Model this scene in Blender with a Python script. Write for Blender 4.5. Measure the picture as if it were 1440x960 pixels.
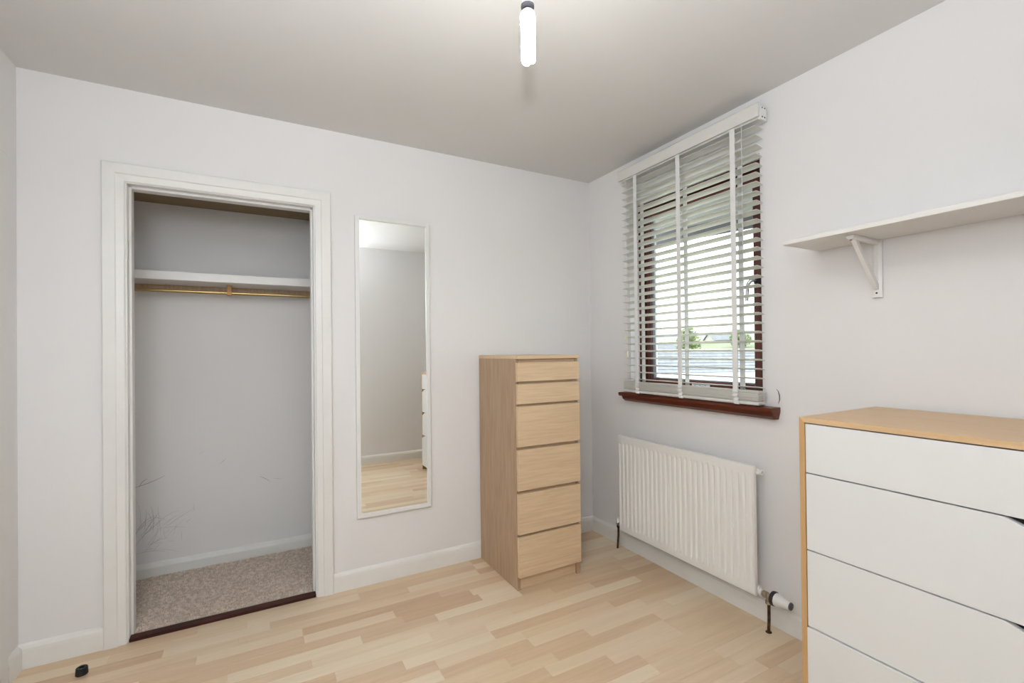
import bpy, bmesh, math, random
from mathutils import Vector, Matrix, noise
R = math.radians
for o in list(bpy.data.objects): bpy.data.objects.remove(o)
scn = bpy.context.scene
COL = scn.collection
random.seed(7)

# ------------------------------------------------------------------ camera
cd = bpy.data.cameras.new('camera'); cam = bpy.data.objects.new('camera', cd); COL.objects.link(cam)
cd.sensor_width = 36; cd.lens = 656.06/1440*36; cd.shift_y = 8.136/1440; cd.clip_start = .02; cd.clip_end = 2000
yaw, pitch, roll = R(28.637), R(.363), R(-.617)
f = Vector((math.sin(yaw)*math.cos(pitch), math.cos(yaw)*math.cos(pitch), math.sin(pitch)))
r0 = Vector((math.cos(yaw), -math.sin(yaw), 0)); u0 = r0.cross(f)
rr = r0*math.cos(roll)+u0*math.sin(roll); uu = u0*math.cos(roll)-r0*math.sin(roll)
M = Matrix((rr, uu, -f)).transposed().to_4x4(); M.translation = Vector((-2.056, -2.611, 1.259))
cam.matrix_world = M; scn.camera = cam

# ------------------------------------------------------------------ world, lights, exposure
wd = bpy.data.worlds.new('overcast_sky'); scn.world = wd; wd.use_nodes = True
wn, wl = wd.node_tree.nodes, wd.node_tree.links
bg = wn['Background']; bg.inputs['Strength'].default_value = 5.2
tc = wn.new('ShaderNodeTexCoord'); nz = wn.new('ShaderNodeTexNoise'); nz.inputs['Scale'].default_value = 2.2
cr = wn.new('ShaderNodeValToRGB'); cr.color_ramp.elements[0].position = .3; cr.color_ramp.elements[1].position = .7
cr.color_ramp.elements[0].color = (.78, .84, .92, 1); cr.color_ramp.elements[1].color = (.93, .96, 1, 1)
wl.new(tc.outputs['Generated'], nz.inputs['Vector']); wl.new(nz.outputs['Fac'], cr.inputs['Fac']); wl.new(cr.outputs['Color'], bg.inputs['Color'])

def lamp(name, kind, loc, energy, color=(1, 1, 1), aim=None, **kw):
    l = bpy.data.lights.new(name, kind); l.energy = energy; l.color = color
    for k, v in kw.items(): setattr(l, k, v)
    o = bpy.data.objects.new(name, l); o.location = loc; COL.objects.link(o)
    if aim: o.rotation_euler = Vector(aim).to_track_quat('-Z', 'Y').to_euler()
    return o
# the photographer's flash gun, on top of the camera and turned up at the ceiling
lamp('flash_head', 'SPOT', (-2.05, -2.60, 1.56), 138, (.89, .945, 1.0), aim=(.08, .15, 1), spot_size=R(150), spot_blend=.9, shadow_soft_size=.03)
# soft fill lamp added beside the camera to brighten floor and far walls
lamp('front_fill', 'AREA', (-2.45, -2.55, 1.75), 12, (.89, .945, 1.0), aim=(.44, .85, -.54), size=.6, shape='DISK')
scn.view_settings.view_transform = 'Standard'; scn.view_settings.look = 'None'
scn.view_settings.exposure = 0.07; scn.view_settings.gamma = 1.0; scn.view_settings.use_curve_mapping = False

# ------------------------------------------------------------------ materials
def mat(name, col, rough=.6, metal=0, spec=.5, bump=None, noise_col=None, coat=0, emit=None):
    m = bpy.data.materials.new(name); m.use_nodes = True
    n, l = m.node_tree.nodes, m.node_tree.links; b = n['Principled BSDF']
    b.inputs['Base Color'].default_value = (*col, 1); b.inputs['Roughness'].default_value = rough
    b.inputs['Metallic'].default_value = metal; b.inputs['Specular IOR Level'].default_value = spec
    b.inputs['Coat Weight'].default_value = coat
    t = n.new('ShaderNodeTexCoord')
    if noise_col:
        c2, sc, lo, hi = noise_col
        q = n.new('ShaderNodeTexNoise'); q.inputs['Scale'].default_value = sc; q.inputs['Detail'].default_value = 5
        r = n.new('ShaderNodeValToRGB'); r.color_ramp.elements[0].position = lo; r.color_ramp.elements[1].position = hi
        r.color_ramp.elements[0].color = (*col, 1); r.color_ramp.elements[1].color = (*c2, 1)
        l.new(t.outputs['Object'], q.inputs['Vector']); l.new(q.outputs['Fac'], r.inputs['Fac']); l.new(r.outputs['Color'], b.inputs['Base Color'])
    if bump:
        sc, st, dist = bump
        q = n.new('ShaderNodeTexNoise'); q.inputs['Scale'].default_value = sc; q.inputs['Detail'].default_value = 3
        p = n.new('ShaderNodeBump'); p.inputs['Strength'].default_value = st; p.inputs['Distance'].default_value = dist
        l.new(t.outputs['Object'], q.inputs['Vector']); l.new(q.outputs['Fac'], p.inputs['Height']); l.new(p.outputs['Normal'], b.inputs['Normal'])
    if emit:
        b.inputs['Emission Color'].default_value = (*emit[0], 1); b.inputs['Emission Strength'].default_value = emit[1]
    return m

def wood(name, light, dark, axis, fine=90, rough=.45, contrast=(.35, .7), spec=.4, ring=.35):
    """streaky grain running along one object axis, shifted at random per object"""
    m = bpy.data.materials.new(name); m.use_nodes = True
    n, l = m.node_tree.nodes, m.node_tree.links; b = n['Principled BSDF']
    t = n.new('ShaderNodeTexCoord'); oi = n.new('ShaderNodeObjectInfo')
    mul = n.new('ShaderNodeVectorMath'); mul.operation = 'SCALE'; mul.inputs[0].default_value = (13.1, 7.7, 5.3)
    add = n.new('ShaderNodeVectorMath'); add.operation = 'ADD'
    l.new(oi.outputs['Random'], mul.inputs['Scale']); l.new(t.outputs['Object'], add.inputs[0]); l.new(mul.outputs[0], add.inputs[1])
    def streak(across, along, detail, dist=0):
        mp = n.new('ShaderNodeMapping'); s = [across]*3; s['xyz'.index(axis)] = along; mp.inputs['Scale'].default_value = s
        q = n.new('ShaderNodeTexNoise'); q.inputs['Scale'].default_value = 1; q.inputs['Detail'].default_value = detail; q.inputs['Distortion'].default_value = dist
        l.new(add.outputs[0], mp.inputs['Vector']); l.new(mp.outputs[0], q.inputs['Vector']); return q
    a = streak(fine, fine*.05, 4); c = streak(fine*.22, fine*.022, 3, 1.2)
    mx = n.new('ShaderNodeMix'); mx.data_type = 'FLOAT'; mx.inputs[0].default_value = ring
    l.new(a.outputs['Fac'], mx.inputs[2]); l.new(c.outputs['Fac'], mx.inputs[3])
    r = n.new('ShaderNodeValToRGB'); r.color_ramp.elements[0].position = contrast[0]; r.color_ramp.elements[1].position = contrast[1]
    r.color_ramp.elements[0].color = (*dark, 1); r.color_ramp.elements[1].color = (*light, 1)
    l.new(mx.outputs[0], r.inputs['Fac']); l.new(r.outputs['Color'], b.inputs['Base Color'])
    p = n.new('ShaderNodeBump'); p.inputs['Strength'].default_value = .12; p.inputs['Distance'].default_value = .0006
    l.new(a.outputs['Fac'], p.inputs['Height']); l.new(p.outputs['Normal'], b.inputs['Normal'])
    b.inputs['Roughness'].default_value = rough; b.inputs['Specular IOR Level'].default_value = spec
    return m

PAINT = mat('lilac_white_wall_paint', (.85, .836, .83), .75, bump=(220, .10, .0012), noise_col=((.865, .85, .845), 1.3, .35, .65))
CEIL = mat('white_ceiling_paint', (.735, .72, .70), .85, bump=(160, .08, .001), noise_col=((.75, .735, .715), 1.7, .35, .65))
CEIL_BROWN = mat('brown_closet_ceiling', (.27, .20, .115), .9, noise_col=((.31, .23, .14), 9, .3, .7))  # mottled brown over the whole closet ceiling
GLOSS = mat('white_gloss_woodwork', (.85, .84, .82), .32, bump=(40, .05, .001), noise_col=((.82, .81, .785), 6, .4, .75))
TRIMD = mat('creamy_gloss_skirting', (.87, .86, .825), .35, bump=(40, .06, .001), noise_col=((.84, .825, .785), 8, .4, .75))
BROWN = wood('red_brown_stained_timber', (.17, .036, .012), (.075, .015, .007), 'y', 70, .38, spec=.35)
BROWNZ = wood('red_brown_stained_stile', (.135, .036, .022), (.06, .014, .010), 'z', 70, .35, spec=.5)
BROWNX = wood('red_brown_threshold', (.085, .016, .009), (.03, .007, .005), 'x', 60, .5, spec=.25)
SEAL = mat('grey_window_gasket', (.20, .23, .26), .6)
SEALW = mat('white_spacer_bar', (.72, .76, .78), .4)
SLAT = mat('ivory_painted_slat', (.74, .73, .68), .38)
TAPE = mat('white_woven_tape', (.84, .84, .83), .85, bump=(900, .3, .0005))
VAL = mat('white_valance_paint', (.76, .75, .715), .4)
PLAST = mat('white_plastic', (.82, .82, .80), .35)
CREAMP = mat('cream_tassel', (.80, .78, .58), .5)
CHROME = mat('brushed_chrome', (.62, .63, .65), .25, 1)
DARKM = mat('dark_hole', (.02, .02, .02), .7)
RAD = mat('radiator_enamel', (.89, .88, .85), .28)
BRASS = mat('polished_brass_tube', (.50, .38, .17), .28, 1)
BRASSD = mat('aged_orange_bracket', (.42, .22, .07), .5, .3)
NICKEL = mat('dull_valve_metal', (.42, .36, .29), .4, .8, noise_col=((.30, .24, .17), 60, .4, .6))
COPPER = mat('tarnished_pipe', (.13, .065, .03), .5, .5, noise_col=((.05, .03, .02), 40, .4, .6))
BLACK = mat('black_plastic', (.012, .012, .014), .38)
RUBBER = mat('black_rubber', (.010, .012, .014), .5)
DGREY = mat('dark_grey_cap', (.10, .10, .11), .4)
OAKV = wood('oak_veneer_shaded_upright', (.56, .395, .26), (.40, .265, .16), 'z', 110, .5, (.32, .68))  # front veneer again, darker: the chest sides' shade is in the colour
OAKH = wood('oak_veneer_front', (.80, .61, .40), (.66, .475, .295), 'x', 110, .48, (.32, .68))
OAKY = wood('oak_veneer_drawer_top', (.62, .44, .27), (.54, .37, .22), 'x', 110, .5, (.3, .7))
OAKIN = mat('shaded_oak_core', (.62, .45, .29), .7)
BIRCH_T = wood('honey_oak_top', (.72, .50, .29), (.63, .42, .23), 'y', 80, .4, (.3, .7))
BIRCH_E = wood('honey_oak_edge', (.66, .41, .185), (.55, .33, .14), 'y', 120, .42, (.3, .7))
BIRCH_Z = wood('honey_oak_upright', (.66, .41, .185), (.55, .33, .14), 'z', 120, .42, (.3, .7))
WHITEL = mat('matt_white_lacquer', (.80, .80, .785), .42, bump=(300, .04, .0004))
CARCIN = mat('carcass_shade_black', (.012, .011, .010), .8)
MIRROR = mat('mirror_silver', (.93, .95, .94), .0, 1)
MFRAME = mat('white_mirror_frame', (.85, .85, .83), .35)
SHELFM = mat('white_melamine', (.80, .785, .75), .38)
CARPET = mat('taupe_carpet_backing', (.55, .47, .40), 1, spec=.1)
PILE = mat('taupe_carpet_pile', (.95, .82, .71), 1, spec=.1, noise_col=((.66, .555, .465), 55, .38, .62))
SCUFF = mat('grey_scuff', (.47, .445, .43), .8)
SCUFFD = mat('dark_chip', (.20, .17, .16), .8)
CFL = mat('glowing_lamp_tube', (1, .97, .9), .4, emit=((1, .955, .86), 50))
LAMPW = mat('white_lamp_housing', (.88, .87, .85), .3)
GLASS = bpy.data.materials.new('window_glass'); GLASS.use_nodes = True
_n, _l = GLASS.node_tree.nodes, GLASS.node_tree.links; _n.remove(_n['Principled BSDF'])
_t = _n.new('ShaderNodeBsdfTransparent'); _t.inputs['Color'].default_value = (.95, .97, .96, 1)
_g = _n.new('ShaderNodeBsdfGlossy'); _g.inputs['Roughness'].default_value = .01
_lw = _n.new('ShaderNodeLayerWeight'); _lw.inputs['Blend'].default_value = .5
_pw = _n.new('ShaderNodeMath'); _pw.operation = 'POWER'; _pw.inputs[1].default_value = 5; _l.new(_lw.outputs['Facing'], _pw.inputs[0])
_f = _n.new('ShaderNodeMath'); _f.operation = 'MULTIPLY_ADD'; _f.inputs[1].default_value = .9; _f.inputs[2].default_value = .04; _l.new(_pw.outputs[0], _f.inputs[0]); _m = _n.new('ShaderNodeMixShader')
_l.new(_f.outputs[0], _m.inputs[0]); _l.new(_t.outputs[0], _m.inputs[1]); _l.new(_g.outputs[0], _m.inputs[2]); _l.new(_m.outputs[0], _n['Material Output'].inputs['Surface'])
TONES = [wood('laminate_'+nm, a, b, 'x', 75, .34, (.28, .72), .5, .5) for nm, a, b in (
    ('palest', (.88, .75, .56), (.80, .65, .46)),
    ('pale', (.85, .70, .51), (.76, .595, .41)),
    ('medium', (.82, .645, .45), (.72, .54, .355)),
    ('tan', (.78, .585, .395), (.66, .47, .295)),
    ('brown', (.73, .52, .335), (.60, .405, .245)))]

# ------------------------------------------------------------------ mesh helpers (all coordinates are world metres)
ORI = {}
def finish(name, bm, m, parent=None, smooth=None, origin=None):
    me = bpy.data.meshes.new(name)
    if origin is None:
        xs = [v.co.x for v in bm.verts]; ys = [v.co.y for v in bm.verts]; zs = [v.co.z for v in bm.verts]
        origin = Vector(((min(xs)+max(xs))/2, (min(ys)+max(ys))/2, min(zs)))
    origin = Vector(origin)
    bmesh.ops.translate(bm, verts=bm.verts, vec=-origin)
    bmesh.ops.recalc_face_normals(bm, faces=bm.faces)
    bm.to_mesh(me); bm.free()
    if smooth is not None:
        me.polygons.foreach_set('use_smooth', [True]*len(me.polygons))
        if smooth < 179: me.set_sharp_from_angle(angle=R(smooth))
    for k in (m if isinstance(m, (list, tuple)) else [m]): me.materials.append(k)
    o = bpy.data.objects.new(name, me); COL.objects.link(o)
    if parent is not None:
        o.parent = parent; o.location = origin-ORI[parent.name]
    else: o.location = origin
    ORI[o.name] = origin
    return o
def thing(name, label, cat, loc, group=None):
    o = bpy.data.objects.new(name, None); COL.objects.link(o); o.location = loc; o.empty_display_size = .1
    ORI[o.name] = Vector(loc); o['label'] = label; o['category'] = cat
    if group: o['group'] = group
    return o
def tag(o, label, cat, group=None):
    o['label'] = label; o['category'] = cat
    if group: o['group'] = group
    return o
def struct(o, label=None):
    o['kind'] = 'structure'
    if label: o['label'] = label
    return o
def sempty(name, loc=(0, 0, 0)):
    o = bpy.data.objects.new(name, None); COL.objects.link(o); o.location = loc; ORI[o.name] = Vector(loc); o['kind'] = 'structure'; return o
def add_box(bm, lo, hi, bev=0, mi=0):
    g = bmesh.ops.create_cube(bm, size=1)
    vs = g['verts']
    for v in vs:
        v.co = Vector([lo[i]+(v.co[i]+.5)*(hi[i]-lo[i]) for i in range(3)])
    fs = {fc for v in vs for fc in v.link_faces}
    for fc in fs: fc.material_index = mi
    if bev > 0:
        es = {e for v in vs for e in v.link_edges}
        bmesh.ops.bevel(bm, geom=list(es), offset=bev, segments=1, affect='EDGES', profile=.5)
def box(name, lo, hi, m, parent=None, bev=.0):
    bm = bmesh.new(); lo2 = [min(a, b) for a, b in zip(lo, hi)]; hi2 = [max(a, b) for a, b in zip(lo, hi)]
    add_box(bm, lo2, hi2, bev); return finish(name, bm, m, parent)
def add_tube(bm, pts, rad, n=12, cap=True, mi=0):
    pts = [Vector(p) for p in pts]; rings = []
    rads = rad if isinstance(rad, (list, tuple)) else [rad]*len(pts)
    up = None
    for i, p in enumerate(pts):
        d = (pts[min(i+1, len(pts)-1)]-pts[max(i-1, 0)])
        if d.length < 1e-9: d = Vector((0, 0, 1))
        d.normalize()
        if up is None:
            up = Vector((0, 0, 1)) if abs(d.z) < .9 else Vector((1, 0, 0))
        s = d.cross(up).normalized(); up = s.cross(d).normalized()
        rings.append([bm.verts.new(p+(s*math.cos(2*math.pi*k/n)+up*math.sin(2*math.pi*k/n))*rads[i]) for k in range(n)])
    for a, b in zip(rings, rings[1:]):
        for k in range(n):
            fc = bm.faces.new((a[k], a[(k+1) % n], b[(k+1) % n], b[k])); fc.material_index = mi
    if cap:
        bm.faces.new(rings[0][::-1]).material_index = mi; bm.faces.new(rings[-1]).material_index = mi
def tube(name, pts, rad, m, parent=None, n=12, smooth=40):
    bm = bmesh.new(); add_tube(bm, pts, rad, n); return finish(name, bm, m, parent, smooth)
def lathe(name, prof, base, axis, m, parent=None, n=24, smooth=35):
    """prof: (distance along axis, radius)"""
    ax = Vector(axis).normalized(); base = Vector(base)
    s = ax.cross(Vector((0, 0, 1)) if abs(ax.z) < .9 else Vector((1, 0, 0))).normalized(); t = ax.cross(s)
    bm = bmesh.new(); rings = []
    for d, q in prof:
        if q < 1e-6: rings.append([bm.verts.new(base+ax*d)])
        else: rings.append([bm.verts.new(base+ax*d+(s*math.cos(2*math.pi*k/n)+t*math.sin(2*math.pi*k/n))*q) for k in range(n)])
    for a, b in zip(rings, rings[1:]):
        for k in range(n):
            if len(a) == 1 and len(b) == 1: continue
            if len(a) == 1: bm.faces.new((a[0], b[(k+1) % n], b[k]))
            elif len(b) == 1: bm.faces.new((a[k], a[(k+1) % n], b[0]))
            else: bm.faces.new((a[k], a[(k+1) % n], b[(k+1) % n], b[k]))
    if len(rings[0]) > 1: bm.faces.new(rings[0][::-1])
    if len(rings[-1]) > 1: bm.faces.new(rings[-1])
    return finish(name, bm, m, parent, smooth)
def sweep(name, prof, a, b, outv, m, parent=None, mitre_a=0, mitre_b=0):
    """extrude a profile [(out, up)] from a to b; out along outv, up = perpendicular; mitre shifts the end along the path per unit of 'up'"""
    a, b, outv = Vector(a), Vector(b), Vector(outv); d = (b-a).normalized(); up = Vector((0, 0, 1)) if abs(d.z) < .5 else d.cross(outv)
    bm = bmesh.new()
    A = [bm.verts.new(a+outv*o+up*h+d*h*mitre_a) for o, h in prof]; B = [bm.verts.new(b+outv*o+up*h+d*h*mitre_b) for o, h in prof]
    n = len(prof)
    for i in range(n): bm.faces.new((A[i], A[(i+1) % n], B[(i+1) % n], B[i]))
    bm.faces.new(A[::-1]); bm.faces.new(B)
    return finish(name, bm, m, parent)
def poly(name, pts2, plane, lo, hi, m, parent=None, bev=0):
    """prism: outline pts2 in the plane normal to axis `plane` ('x','y','z'), from lo to hi"""
    i = 'xyz'.index(plane); bm = bmesh.new()
    def P(q, v):
        c = list(q); c.insert(i, v); return Vector(c)
    A = [bm.verts.new(P(q, lo)) for q in pts2]; B = [bm.verts.new(P(q, hi)) for q in pts2]; n = len(pts2)
    for k in range(n): bm.faces.new((A[k], A[(k+1) % n], B[(k+1) % n], B[k]))
    bm.faces.new(A[::-1]); bm.faces.new(B)
    if bev:
        bmesh.ops.recalc_face_normals(bm, faces=bm.faces)
        bmesh.ops.bevel(bm, geom=list(bm.edges), offset=bev, segments=1, affect='EDGES', profile=.5)
    return finish(name, bm, m, parent)

# ------------------------------------------------------------------ room shell
H, W, D = 2.428, 2.907, 2.80
CX0, CX1, CH = -2.552, -1.802, 2.008             # clear closet opening
T = .12
WY0, WY1, WZ0, WZ1 = -1.268, -.400, .99, 2.165    # window opening
def wall_from(name, boxes, m=PAINT):
    bm = bmesh.new()
    for lo, hi in boxes: add_box(bm, lo, hi)
    return struct(finish(name, bm, m))
LX = .028                                          # lining thickness
wb = wall_from('wall_back', [((-W, 0, 0), (CX0-LX, T, H)), ((CX1+LX, 0, 0), (0, T, H)), ((CX0-LX, 0, CH+LX), (CX1+LX, T, H))])
wr = wall_from('wall_right', [((0, -D, 0), (.165, WY0, H)), ((0, WY1, 0), (.165, T, H)), ((0, WY0, 0), (.165, WY1, WZ0-.022)), ((0, WY0, WZ1), (.165, WY1, H))])
DY0, DY1, DZ = -1.02, -.215, 2.03                 # door in the left wall (just outside the frame)
wall_from('wall_left', [((-W-T, -D, 0), (-W, DY0, H)), ((-W-T, DY1, 0), (-W, T, H)), ((-W-T, DY0, DZ), (-W, DY1, H))])
wall_from('wall_front', [((-W-T, -D-T, 0), (.28, -D, H))])
struct(box('ceiling', (-W-T, -D-T, H), (.28, 1.0, H+.1), CEIL))
# closet
CB = .66
wall_from('wall_closet_left', [((-2.80, T, 0), (-2.72, CB+.08, H))])
wall_from('wall_closet_right', [((-1.60, T, 0), (-1.52, CB+.08, H))])
wc = wall_from('wall_closet_back', [((-2.72, CB, 0), (-1.60, CB+.08, H))])
struct(box('ceiling_closet', (-2.72, T, 2.112), (-1.60, CB, 2.14), CEIL_BROWN))

# skirting boards
SK = [(0, 0), (.016, 0), (.016, .066), (.0145, .080), (.010, .090), (.004, .0955), (0, .0965)]
def skirt(name, a, b, outv, prof=SK): return struct(sweep(name, prof, a, b, outv, TRIMD))
skirt('baseboard_back', (-W, 0, 0), (-2.640, 0, 0), (0, -1, 0))
skirt('baseboard_back.001', (-1.714, 0, 0), (0, 0, 0), (0, -1, 0))
skirt('baseboard_right', (0, -.016, 0), (0, -D, 0), (-1, 0, 0))
skirt('baseboard_left', (-W, -.016, 0), (-W, -.125, 0), (1, 0, 0))
skirt('baseboard_left.001', (-W, -1.10, 0), (-W, -D, 0), (1, 0, 0))
skirt('baseboard_front', (-W+.016, -D, 0), (-.016, -D, 0), (0, 1, 0))
skirt('baseboard_closet', (-2.72, CB, 0), (-1.60, CB, 0), (0, -1, 0), [(0, 0), (.018, 0), (.018, .068), (.014, .082), (.006, .091), (0, .093)])

# door in the left wall
dl = sempty('door_1', (-W-.03, (DY0+DY1)/2, 0))
box('door_panel', (-W-.075, DY0+.03, .006), (-W-.035, DY1-.03, DZ-.03), GLOSS, dl, .002)
tube('door_handle', [(-W-.035, DY0+.09, 1.02), (-W+.01, DY0+.09, 1.02), (-W+.014, DY0+.10, 1.02), (-W+.014, DY0+.20, 1.02)], .009, CHROME, dl)
ARC = [(0, 0), (.020, 0), (.020, .052), (.016, .068), (.012, .074), (.008, .082), (0, .084)]
trim = sempty('trim_2', (-W, (DY0+DY1)/2, 0))
poly('architrave_leg', [(-W, DY1-.005), (-W+.018, DY1-.005), (-W+.018, DY1+.075), (-W+.010, DY1+.085), (-W, DY1+.085)], 'z', 0, DZ-.005, GLOSS, trim)
poly('architrave_leg', [(-W, DY0-.085), (-W+.010, DY0-.085), (-W+.018, DY0-.075), (-W+.018, DY0+.005), (-W, DY0+.005)], 'z', 0, DZ-.005, GLOSS, trim)
box('architrave_head', (-W, DY0-.085, DZ-.005), (-W+.018, DY1+.085, DZ+.085), GLOSS, trim, .002)
for nm, lo, hi in (('lining', (-W-T, DY0, 0), (-W, DY0+.026, DZ)), ('lining', (-W-T, DY1-.026, 0), (-W, DY1, DZ)), ('lining', (-W-T, DY0+.026, DZ-.026), (-W, DY1-.026, DZ))):
    box(nm, lo, hi, GLOSS, trim)

# closet opening: architrave, lining and stop
tr = sempty('trim_1', ((CX0+CX1)/2, 0, 0))
AL, AR, AT, AW = -2.562, -1.792, 2.016, .079      # inner edge of the casing and its width
def casing(name, kind):
    # section measured from the inner edge outwards: slight bead, flat, raised outer band
    sec = [(0, 0), (.011, 0), (.014, .004), (.0155, .030), (.020, .034), (.021, .074), (.017, AW), (0, AW)]
    bm = bmesh.new(); A = []; B = []
    for o, w in sec:
        if kind == 'L': A.append(bm.verts.new((AL-w, -o, 0))); B.append(bm.verts.new((AL-w, -o, AT+w)))
        if kind == 'R': A.append(bm.verts.new((AR+w, -o, 0))); B.append(bm.verts.new((AR+w, -o, AT+w)))
        if kind == 'T': A.append(bm.verts.new((AL-w, -o, AT+w))); B.append(bm.verts.new((AR+w, -o, AT+w)))
    n = len(sec)
    for i in range(n): bm.faces.new((A[i], A[(i+1) % n], B[(i+1) % n], B[i]))
    bm.faces.new(A[::-1]); bm.faces.new(B)
    return finish(name, bm, GLOSS, tr)
casing('architrave_leg', 'L'); casing('architrave_leg', 'R'); casing('architrave_head', 'T')
box('lining_leg', (CX0-LX, -.004, 0), (CX0-.004, T+.004, CH+.004), GLOSS, tr, .001)
box('lining_leg', (CX1+.004, -.004, 0), (CX1+LX, T+.004, CH+.004), GLOSS, tr, .001)
box('lining_head', (CX0-LX, -.004, CH+.004), (CX1+LX, T+.004, CH+LX), GLOSS, tr, .001)
box('stop_strip', (CX0-.004, .030, 0), (CX0+.006, .080, CH), GLOSS, tr, .0015)
box('stop_strip', (CX1-.006, .030, 0), (CX1+.004, .080, CH), GLOSS, tr, .0015)
box('stop_strip', (CX0+.006, .030, CH-.008), (CX1-.006, .080, CH+.004), GLOSS, tr, .0015)
# hinge recess marks on the left lining
for z in (1.68, .28): box('hinge_recess', (CX0-.0045, .004, z), (CX0-.0030, .026, z+.085), SLAT, tr)
th = struct(box('trim_3', (CX0-.004, -.010, 0), (CX1+.004, .034, .015), BROWNX, None, .002))

# ------------------------------------------------------------------ floor of laminate strips
fl = struct(box('floor', (-W-T, -D-T, -.10), (.28, 1.0, -.009), OAKIN))
joints = {0: [(-2.302, 3, 2), (-1.600, 3, 2)], 1: [(-2.104, 2, 1), (-1.603, 1, 3)], 4: [(-1.884, 1, 4), (-1.236, 2, 3)],
    5: [(-1.883, 3, 1), (-1.486, 1, 4)], 6: [(-2.167, 3, 3), (-1.463, 2, 4)], 7: [(-2.166, 2, 0), (-1.663, 1, 3), (-.866, 0, 3)],
    8: [(-.210, 3, 2)], 9: [(-.492, 2, 4)], 10: [(-1.797, 3, 1), (-1.149, 3, 0), (-.230, 0, 3)], 11: [(-1.546, 3, 0), (-1.150, 1, 3)],
    12: [(-1.430, 3, 1)], 13: [(-1.432, 0, 3), (-1.030, 3, 1)], 14: [(-.775, 3, 1)], 15: [(-.410, 3, 1)], 16: [(-1.063, 3, 1), (-.414, 4, 2)],
    17: [(-.805, 3, 1), (-.410, 1, 2)], 18: [(-.687, 3, 2)], 19: [(-.687, 0, 2)], 20: [(-1.30, 2, 3)], 22: [(-.300, 1, 3)]}
PW = .0636
rng = random.Random(11)
def plank(x0, x1, y1, y0, tone):
    bm = bmesh.new(); g, c = .00018, .0005
    add = [(x0+g, y0+g, -.009), (x1-g, y0+g, -.009), (x1-g, y1-g, -.009), (x0+g, y1-g, -.009)]
    low = [bm.verts.new(v) for v in add]
    mid = [bm.verts.new((v[0], v[1], -c)) for v in add]
    s = [(1, 1), (-1, 1), (-1, -1), (1, -1)]
    top = [bm.verts.new((v[0]+c*q[0], v[1]+c*q[1], 0)) for v, q in zip(add, s)]
    for a, b in ((low, mid), (mid, top)):
        for k in range(4): bm.faces.new((a[k], a[(k+1) % 4], b[(k+1) % 4], b[k]))
    bm.faces.new(top); bm.faces.new(low[::-1])
    finish('plank', bm, TONES[tone], fl)
k = 0
while -.0135-PW*k > -D:
    y1 = -.0135-PW*k; y0 = max(y1-PW, -D)
    if k == 0: y1 = 0.0
    js = joints.get(k, [])
    cuts = [[x, a, b] for x, a, b in js]
    def nt(): return rng.choice([0, 1, 1, 2, 2, 2, 3, 3, 4])
    # fill with further joints where the known ones leave long runs
    if not cuts: cuts = [[-rng.uniform(.25, 2.6), nt(), nt()]]
    while cuts[0][0] > -W+.62: cuts.insert(0, [cuts[0][0]-rng.choice([.40, .50, .58, .65]), nt(), cuts[0][1]])
    while cuts[-1][0] < -.62: cuts.append([cuts[-1][0]+rng.choice([.40, .50, .58, .65]), cuts[-1][2], nt()])
    i = 0
    while i < len(cuts)-1:
        gap = cuts[i+1][0]-cuts[i][0]
        if gap > .78:
            mdl = cuts[i][0]+gap*rng.uniform(.42, .58); cuts.insert(i+1, [mdl, cuts[i][2], cuts[i+1][1]])
        i += 1
    xs = [-W]+[c[0] for c in cuts]+[0.0]; tn = [cuts[0][1]]+[c[2] for c in cuts]
    for a, b, t in zip(xs, xs[1:], tn):
        if b-a > .02: plank(a, b, y1, y0, t)
    k += 1

# closet carpet
cp = struct(box('floor_closet', (-2.72, .034, -.009), (-1.60, CB, .016), CARPET))
bm = bmesh.new(); prng = random.Random(3)
for i in range(26000):
    x = prng.uniform(-2.70, -1.66); y = prng.uniform(.036, CB-.02)
    if y < T+.005 and (x < CX0+.01 or x > CX1-.01): continue
    hgt = prng.uniform(.004, .008)+.0025*noise.noise(Vector((x*14, y*14, 0))); a = prng.uniform(0, 6.28); q = .0021
    lx, ly = prng.uniform(-.0025, .0025), prng.uniform(-.0025, .0025)
    v = [bm.verts.new((x+q*math.cos(a+j*2.094), y+q*math.sin(a+j*2.094), .0155)) for j in range(3)]
    t_ = [bm.verts.new((x+lx+q*.8*math.cos(a+j*2.094+.6), y+ly+q*.8*math.sin(a+j*2.094+.6), .0165+hgt)) for j in range(3)]
    for j in range(3): bm.faces.new((v[j], v[(j+1) % 3], t_[(j+1) % 3], t_[j]))
    bm.faces.new(t_)
pl = finish('carpet_pile', bm, PILE, cp); pl['kind'] = 'stuff'

# scuffs on the closet back wall (flat marks)
def ribbon(bm, pts, w):
    """thin mark lying on the closet back wall, pts = (x, z)"""
    vs = []
    for i, (x, z) in enumerate(pts):
        a = Vector(pts[min(i+1, len(pts)-1)])-Vector(pts[max(i-1, 0)]); a.normalize(); nx, nzv = -a.y, a.x
        ww = w*(.25+.75*math.sin(math.pi*(i+.3)/(len(pts)-.4)))
        vs.append((bm.verts.new((x+nx*ww, CB-.0005, z+nzv*ww)), bm.verts.new((x-nx*ww, CB-.0005, z-nzv*ww))))
    for a, b in zip(vs, vs[1:]): bm.faces.new((a[0], a[1], b[1], b[0]))
bm = bmesh.new(); srng = random.Random(5)
def arc(x, z, ang, ln, bend, n=7):
    pts = [(x, z)]; a = ang
    for i in range(n):
        a += bend/n; pts.append((pts[-1][0]+ln/n*math.cos(a), pts[-1][1]+ln/n*math.sin(a)))
    return pts
ribbon(bm, arc(-2.70, .515, .10, .19, .35), .0016)
ribbon(bm, arc(-2.635, .52, 1.5, .06, -1.1), .0016)
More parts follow.
